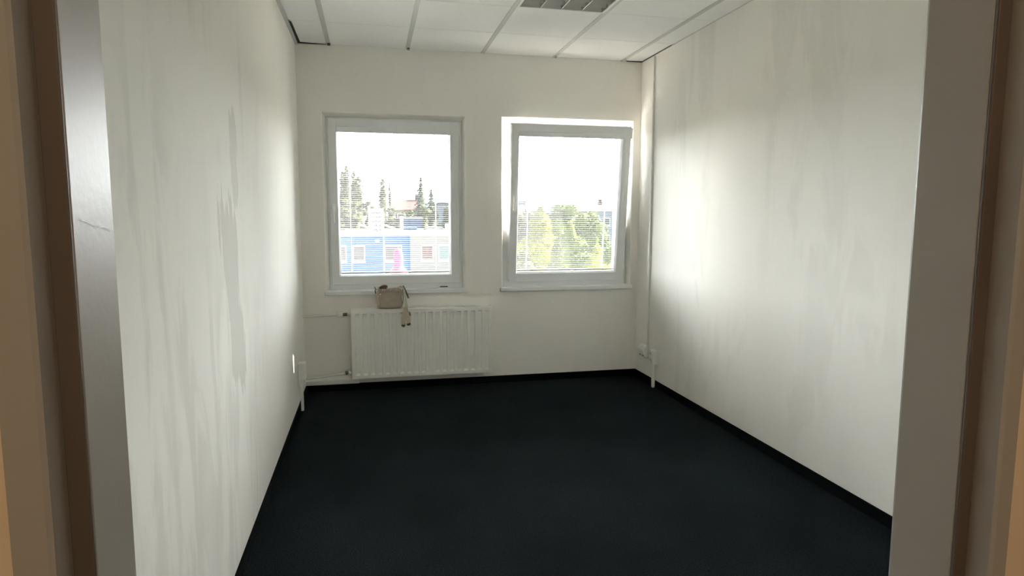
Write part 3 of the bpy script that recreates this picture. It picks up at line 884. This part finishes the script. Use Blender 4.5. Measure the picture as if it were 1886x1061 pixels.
def tree(name, label, x, y, top, radius, m, kind='round', n=2500, leaf=0.22, base=GZ, seed=0, group=None, cat='tree', low=None):
    r = random.Random(seed * 31 + 5)
    t = empty(name, (x, y, base)); tag(t, label, cat, group)
    h = top - base
    mb = MB()
    mb.tube([(0, 0, 0), (0.02 * h * 0.1, 0, h * 0.4), (0, 0, h * 0.93)], [radius * 0.10 + 0.05, radius * 0.07 + 0.03, 0.02], 8)
    mb.build('trunk', M_bark, t, smooth=True)
    mb = MB()
    lo = (h * 0.15 if low is None else low - base)
    blobs = []
    if kind == 'round':
        for k in range(26):
            a_ = r.uniform(0, 2 * PI); rr_ = radius * 0.72 * math.sqrt(r.random()); zz = r.uniform(lo, h * 0.97)
            f = 1 - abs((zz - lo) / (h - lo) - 0.45) ** 2.2 * 2.4
            blobs.append((rr_ * math.cos(a_) * max(f, .2), rr_ * math.sin(a_) * max(f, .2), min(zz, h - radius * .2), radius * r.uniform(.22, .36)))
        blobs.append((0, 0, h - radius * 0.25, radius * 0.25))
    for i in range(n):
        if kind == 'column':
            f = r.random(); zz = lo + (h - lo) * f
            w = radius * (min(1, f * 5) ** .5) * (1 - f ** 8) ** .6 * (0.92 + 0.08 * math.sin(f * 31 + seed))
            if r.random() < 0.3: w *= 1.15
            a_ = r.uniform(0, 2 * PI); q = w * r.random() ** .45
            p = Vector((q * math.cos(a_), q * math.sin(a_), zz))
        elif kind == 'spruce':
            f = 1 - r.random() ** .62 if r.random() < .5 else r.random()
            tiers = max(7, int(h * 1.25)); g_ = f * tiers; fr = g_ - int(g_)
            w = radius * (1 - f) ** 0.92 * (1.12 - 0.72 * fr) + 0.05
            a_ = r.uniform(0, 2 * PI); q = w * r.random() ** .5
            p = Vector((q * math.cos(a_), q * math.sin(a_), lo + (h - lo) * (int(g_) / tiers) + (h - lo) / tiers * fr * 0.8 - q * 0.18))
        elif kind == 'cone':
            f = r.random(); w = radius * (1 - f) ** 0.8 * (1 + 0.2 * math.sin(f * 23))
            a_ = r.uniform(0, 2 * PI); q = w * r.random() ** .4
            p = Vector((q * math.cos(a_), q * math.sin(a_), lo + (h - lo) * f))
        else:
            bx, by, bz, br = r.choice(blobs)
            d = Vector((r.gauss(0, 1), r.gauss(0, 1), r.gauss(0, 1))).normalized() * br * r.random() ** .35
            p = Vector((bx, by, bz)) + d
        s_ = leaf * r.uniform(.6, 1.3)
        u = Vector((r.gauss(0, 1), r.gauss(0, 1), r.gauss(0, 1))).normalized()
        v = u.orthogonal().normalized() * s_ * .6
        u *= s_
        mb.bm.faces.new([mb.bm.verts.new(q_) for q_ in (p - u * .5, p + v * .5, p + u * .5, p - v * .5)])
    # dense inner crown so the sky only shows through the outer leaves
    if kind == 'column':
        mb.lathe([(0.03, lo + (h - lo) * .02)] + [(radius * .62 * (min(1, f_ * 5) ** .5) * (1 - f_ ** 7) ** .6, lo + (h - lo) * f_) for f_ in [k / 16 for k in range(1, 15)]] + [(0.02, lo + (h - lo) * .92)], n=9)
    elif kind == 'spruce':
        mb.lathe([(radius * .6 * (1 - f_) * (1.15 if k_ % 2 == 0 else .7) + .02, lo + (h - lo) * (f_ - (.03 if k_ % 2 == 0 else 0))) for k_, f_ in enumerate([k / 20 for k in range(1, 19)])], n=9)
    elif kind == 'cone':
        mb.lathe([(radius * .55 * (1 - f_) ** .8 * (1 + .15 * math.sin(f_ * 31)), lo + (h - lo) * f_) for f_ in [k / 14 for k in range(1, 14)]], n=10)
    else:
        for bx, by, bz, br in blobs:
            mb.lathe([(br * .75 * math.cos(v_), br * .75 * math.sin(v_)) for v_ in [-1.4 + .35 * k for k in range(9)]], (bx, by, bz), 8)
        mb.lathe([(radius * .3, lo), (radius * .38, lo + (h - lo) * .4), (radius * .3, lo + (h - lo) * .6), (radius * .1, h - radius * .6)], n=10)
    me_ = mb.build('foliage', m, t)
    return t


# two-coloured flat-roofed building opposite
BY = 42.0
bld = empty('office_building', (0, BY, GZ)); tag(bld, 'blue and pale grey flat-roofed building seen through the closed window', 'building')


def part(name, m, par, *boxes, bev=0.0):
    mb = MB()
    o0 = par.matrix_world.translation if False else None
    for a_, b_ in boxes: mb.box(a_, b_, bev)
    return mb.build(name, m, par)


zt = 0.02 - GZ
part('blue_wall', M_blue, bld, ((-9, 0, 0), (3.32, 4.6, zt)))
part('grey_wall', M_greyf, bld, ((3.32, 0.02, 0), (10.5, 4.6, zt)))
part('fascia', M_soff, bld, ((-9.1, -0.25, zt), (10.6, 4.7, zt + 0.16)))
part('roof_edge', M_white, bld, ((-9.15, -0.35, zt + 0.16), (10.65, 4.8, zt + 0.36)))
for (x0, x1, mm) in ((-2.25, -1.14, M_pane), (-0.72, 0.14, M_pane), (1.50, 2.75, M_pane), (4.12, 5.02, M_paner), (5.36, 6.55, M_panet), (-5.4, -3.6, M_pane), (7.4, 8.8, M_pane)):
    for (za, zc) in ((4.22, 5.32), (1.0, 2.2)):
        mb = MB(); bar_ring(mb, (x0, x1, za, zc), 0.07, -0.06, 0.03, 0)
        mb.box((x0 - 0.03, -0.12, za - 0.10), (x1 + 0.03, 0.02, za + 0.01))
        f_ = mb.build('window_frame', M_white, bld)
        MB().box((x0 + .08, -0.01, za + .08), (x1 - .08, 0.015, zc - .08)).build('pane', mm, f_)
part('wall_lamp', M_white, bld, ((0.86, -0.25, zt - 0.42), (1.16, 0.02, zt - 0.28)), bev=0.03)
part('roof_felt', M_roof, bld, ((-9, 0.4, zt + 0.36), (10.4, 4.6, zt + 0.39)))

# clutter on its roof
def roof_thing(name, m, pts, r, label, cat):
    return tag(MB().tube(pts, r, 8).build(name, m, smooth=True), label, cat)


zr_ = 0.40
roof_thing('roof_pipe', M_white, [(-0.30, BY + 1, 0.86), (0.62, BY + 1, 0.48)], 0.07, 'white slanting pipe on the flat roof beside the banner', 'pipe')
roof_thing('roof_pipe', M_white, [(1.40, BY + 1.4, 0.82), (2.35, BY + 1.4, 0.47)], 0.07, 'white slanting pipe on the flat roof between banner and vent', 'pipe')
roof_thing('roof_vent', M_white, [(2.80, BY + 1, 0.40), (2.80, BY + 1, 1.42)], [0.11, 0.10], 'white upright vent pipe on the blue building roof', 'vent pipe')
tag(MB().box((2.95, BY + 1.4, 0.40), (3.95, BY + 2.4, 0.60), 0.05).build('roof_hatch', M_navy), 'low dark blue hatch on the roof beside the vent pipe', 'roof hatch')
roof_thing('roof_duct', M_greyf, [(4.4, BY + 1.2, 0.46), (4.9, BY + 1.2, 0.60), (5.9, BY + 1.2, 0.50)], 0.07, 'grey bent duct lying on the pale building roof', 'duct')
tag(MB().box((6.02, BY + 1.0, 0.40), (6.28, BY + 1.3, 0.86), 0.02).build('roof_box', M_white), 'small white box standing on the pale building roof', 'box')
tag(MB().box((-1.7, BY + 1.0, 0.38), (-1.2, BY + 1.4, 0.50), 0.03).build('roof_bundle', M_oran), 'small orange bundle lying at the blue building roof edge', 'bundle')

# advertising banner on a mast
bn = empty('banner_mast', (1.30, 34.0, GZ)); tag(bn, 'white banner with five rows of marks on a tall white mast', 'banner')
MB().tube([(0, 0, 0), (0, 0, 1.85 - GZ)], [0.045, 0.03], 10).build('mast', M_white, bn, smooth=True)
mb = MB().box((-0.86, -0.012, 0.36 - GZ), (-0.05, 0.012, 1.80 - GZ), 0.004)
pan = mb.build('banner_panel', M_sign, bn)
MB().tube([(-0.88, 0, 1.83 - GZ), (0.0, 0, 1.83 - GZ)], 0.018, 8).build('top_arm', M_white, bn, smooth=True)
for k in range(5):
    mb = MB()
    z = 1.60 - 0.255 * k - GZ
    mb.box((-0.78, -0.016, z - .012), (-0.755, -0.0125, z + .012))
    px_ = [(-0.70, 0), (-0.50, 0), (-0.46, .045), (-0.43, 0.03), (-0.40, 0.07), (-0.375, -.02), (-0.33, -.075), (-0.31, 0), (-0.23, 0), (-0.20, .03), (-0.13, .02)]
    for i in range(len(px_) - 1):
        a_, b_ = px_[i], px_[i + 1]
        mb.tube([(a_[0], -0.0145, z + a_[1]), (b_[0], -0.0145, z + b_[1])], 0.024, 6)
    mb.build('printed_row', M_ink, pan)

# pink inflatable
pk = empty('inflatable_figure', (1.88, 28.0, GZ)); tag(pk, 'tall pink round-headed inflatable figure with a white edge in front of the blue wall', 'inflatable')
prof = [(0.62, 0), (0.66, 1.5), (0.62, 3.2), (0.57, 4.2), (0.49, 4.5), (0.38, 4.68), (0.25, 4.82), (0.215, 4.95), (0.215, 5.3), (0.20, 5.5), (0.165, 5.65), (0.10, 5.74), (0.0, 5.78)]
MB().lathe(prof, n=32).build('body', M_pink, pk, smooth=True)
aa = math.radians(-12)
MB().tube([((r_ * 0.98) * math.cos(aa), (r_ * 0.98) * math.sin(aa), z) for r_, z in prof[:-1]] + [(0, 0, 5.79)], 0.04, 8).build('edge_seam', M_white, pk, smooth=True)

# trees behind the building
tree('poplar', 'slender tall poplar tree with the highest tip, beyond the blue roof', -1.95, 70, 6.95, 0.58, M_leaf_pop, 'column', 2000, .26, seed=1)
tree('poplar', 'slender poplar tree second from the highest one', -1.22, 73.5, 6.58, 0.60, M_leaf_pop, 'column', 2000, .26, seed=2)
tree('poplar', 'poplar tree third beyond the blue roof, broader than the other tall ones', -0.58, 67, 5.58, 0.70, M_leaf_pop, 'column', 2200, .26, seed=3)
tree('poplar', 'poplar tree partly hidden by the closed window frame', -2.62, 77, 6.8, 0.58, M_leaf_pop, 'column', 2000, .26, seed=4)
tree('poplar', 'broad double-tipped poplar standing alone above the banner', 2.02, 70, 5.60, 0.68, M_leaf_pop, 'column', 1700, .26, seed=5)
tree('poplar', 'very thin poplar beside the double-tipped one', 2.85, 71.5, 5.15, 0.26, M_leaf_pop, 'column', 700, .24, seed=6)
tree('spruce', 'tall layered spruce tree rising above the pale grey roof', 6.15, 68, 5.75, 1.5, M_leaf_dark, 'spruce', 3000, .24, seed=7, low=-1.2)
tree('spruce', 'shorter layered spruce tree beside the tall one', 7.80, 73.5, 4.72, 1.4, M_leaf_dark, 'spruce', 2600, .24, seed=8, low=-1.2)
rt = [(-3.9, 62, 3.7, 1.5), (-2.3, 65.4, 3.3, 1.5), (-0.9, 61.8, 2.9, 1.4), (0.4, 65, 3.0, 1.1), (1.5, 61.5, 2.0, 1.0), (2.6, 65, 2.35, 1.2), (3.7, 61.8, 1.75, 1.1), (4.9, 65.2, 2.1, 1.2),
      (5.9, 62, 2.5, 1.1), (7.1, 65.5, 2.6, 1.1), (8.3, 61.8, 2.3, 1.3), (9.6, 65.2, 2.7, 1.3), (11.0, 61.8, 2.5, 1.4)]
wl = ['dense round tree below the poplars at the window frame edge', 'round tree rising between the highest poplars', 'round tree filling the gap under the third poplar', 'small peaked tree between poplars and banner',
      'low round tree behind the banner top', 'round tree under the double-tipped poplar', 'low tree in front of the red-brown house', 'round tree beside the red-brown house wall',
      'yellowish round tree under the tall spruce', 'dark round tree between the two spruces', 'round tree beyond the small white roof box', 'round tree just past the shorter spruce', 'outermost round tree past the shorter spruce']
for k, (x, y, tp, rd) in enumerate(rt):
    tree('round_tree', wl[k], x, y, tp, rd, M_leaf_mid if k % 3 else M_leaf_pop, 'round', 2600, .28, seed=20 + k, group='round trees behind the flat roof', low=-3.5)


def house(name, label, x0, x1, y0, y1, zw, zr2, mw, mr_, wins=()):
    h = empty(name, ((x0 + x1) / 2, y0, GZ)); tag(h, label, 'building')
    hx = (x1 - x0) / 2
    MB().box((-hx, 0, 0), (hx, y1 - y0, zw - GZ)).build('wall', mw, h)
    mb = MB(); e = 0.4; d = y1 - y0; a_ = zw - GZ; b_ = zr2 - GZ; q = hx * 0.55
    c_ = [(-hx - e, -e, a_), (hx + e, -e, a_), (hx + e, d + e, a_), (-hx - e, d + e, a_)]
    r0, r1 = (-q, d / 2, b_), (q, d / 2, b_)
    mb.quad(c_[0], c_[1], r1, r0); mb.quad(c_[2], c_[3], r0, r1); mb.quad(*c_)
    mb.bm.faces.new([mb.bm.verts.new(p) for p in (c_[1], c_[2], r1)]); mb.bm.faces.new([mb.bm.verts.new(p) for p in (c_[3], c_[0], r0)])
    mb.build('roof', mr_, h)
    MB().box((q * 0.9, d / 2 - 0.3, b_ - 0.5), (q * 0.9 + 0.5, d / 2 + 0.3, b_ + 0.8)).build('chimney', M_brk, h)
    for (wx, wz) in wins:
        f_ = MB().box((wx - 0.55, -0.06, wz - GZ), (wx + 0.55, 0.02, wz - GZ + 1.2)).build('window_frame', M_white, h)
        MB().box((wx - 0.45, -0.09, wz - GZ + .1), (wx + 0.45, -0.05, wz - GZ + 1.1)).build('pane', M_pane, f_)
    return h


house('gabled_house', 'red-brown roofed house between the poplars and the spruces', 4.0, 7.9, 85, 93, 2.3, 3.7, M_brk, M_red, ((-1.2, 0.6), (0.6, 0.6)))
hb = empty('panel_building', (10.6, 82, GZ)); tag(hb, 'grey-blue flat building past the shorter spruce', 'building')
part('wall', M_bluew, hb, ((-1.3, 0, 0), (1.8, 9, 2.9 - GZ)))
part('roof', M_roof, hb, ((-1.4, -.1, 2.9 - GZ), (1.9, 9.1, 3.2 - GZ)))
hb = empty('shed', (4.9, 56, GZ)); tag(hb, 'low slate-blue shed behind the white vent pipe', 'building')
part('wall', M_navy, hb, ((-1.5, 0, 0), (0.4, 3, 1.15 - GZ)))
part('roof', M_greyf, hb, ((-1.6, -.1, 1.15 - GZ), (0.5, 3.1, 1.3 - GZ)))

# view through the tilted window
tree('bushy_tree', 'pointed yellow-green tree outside the tilted window', 7.76, 22, 1.80, 1.95, M_leaf_yel, 'cone', 9000, .15, seed=41, low=-2.6)
tree('bushy_tree', 'broad bright green tree with the widest crown outside the tilted window', 11.3, 29, 2.16, 2.0, M_leaf_brt, 'round', 9000, .18, seed=42, low=-3.5)
tree('bushy_tree', 'green tree rising behind the slope of the broad crown', 14.3, 34, 1.80, 1.8, M_leaf_brt, 'round', 6000, .18, seed=43, low=-3.5)
tree('bushy_tree', 'low arching yellow-green tree in front of the broad crown', 7.90, 15, 0.48, 0.75, M_leaf_yel, 'round', 4500, .09, seed=44, low=-2.5)
tree('bushy_tree', 'low olive green tree at the foot of the pointed tree', 5.85, 16.9, 0.25, 0.9, M_leaf_mid, 'round', 4500, .11, seed=45, low=-2.8)
tree('bushy_tree', 'small yellow-green tree below the middle of the tilted window', 7.65, 18.9, 0.62, 1.0, M_leaf_brt, 'cone', 5000, .11, seed=46, low=-3)
bt = [(11.2, 40, 1.75, 1.9), (15.6, 40, 1.5, 1.9), (13.6, 45, 1.8, 2.0), (17.8, 45, 1.2, 1.9), (19.9, 40.2, 0.9, 1.9), (16.0, 51, 1.7, 2.2), (20.4, 51, 0.9, 2.1)]
bw = ['dark leafy tree behind the pointed tree', 'dark leafy tree glimpsed between the pointed tree and the broad crown', 'dark leafy tree further behind the pointed tree', 'dark leafy tree below the terracotta roof',
      'dark leafy tree lowest beside the tall white pole', 'farthest dark leafy tree behind the broad crown', 'farthest dark leafy tree below the terracotta roof']
for k, (x, y, tp, rd) in enumerate(bt):
    tree('leafy_tree', bw[k], x, y, tp, rd, M_leaf_mid, 'round', 3000, .26, seed=60 + k, group='dark trees behind the bright ones', low=-4)
house('gabled_house', 'large house with terracotta roof past the broad green tree', 32.0, 38.4, 90, 100, 2.2, 3.35, M_bluew, M_oran, ((-1.2, 0.0), (1.2, 0.0), (-1.2, -2.6), (1.2, -2.6)))
hb = empty('panel_building', (22.2, 90, GZ)); tag(hb, 'pale blue block at the handle side of the tilted window', 'building')
part('wall', M_bluew, hb, ((-3, 0, 0), (1.3, 9, 3.5 - GZ)))
part('roof', M_greyf, hb, ((-3.1, -.1, 3.5 - GZ), (1.4, 9.1, 3.7 - GZ)))
for k in range(4):
    for wx in (-1.4, 0.2):
        MB().box((wx, -.05, 1.9 - k * 2.2 - GZ), (wx + .9, 0.02, 3.0 - k * 2.2 - GZ)).build('window', M_white, hb)
for px_ in (12.55, 12.05):
    tag(MB().tube([(px_, 30, GZ), (px_, 30, -0.05 if px_ > 12.3 else -1.0)], 0.05, 8).build('street_pole', M_white, smooth=True),
        'taller white pole beside the broad green tree' if px_ > 12.3 else 'shorter white pole beside the broad green tree', 'pole')
# wooded hill
mb = MB(); nx, ny = 120, 14
hr = random.Random(3)
gr = []
for i in range(nx + 1):
    row = []
    for j in range(ny + 1):
        x = 20 + 190 * i / nx; y = 280 + 120 * j / ny
        hgt = (13.8 + 0.9 * math.sin(x * .05 + 1) + 0.6 * math.sin(x * .21)) * math.sin(PI * min(1, j / ny * 0.9 + .02)) ** .5 + hr.uniform(-.35, .45)
        row.append(mb.bm.verts.new((x, y, GZ + max(0, hgt))))
    gr.append(row)
for i in range(nx):
    for j in range(ny): mb.bm.faces.new((gr[i][j], gr[i + 1][j], gr[i + 1][j + 1], gr[i][j + 1]))
struct(mb.build('ground_hill', M_leaf_haze))
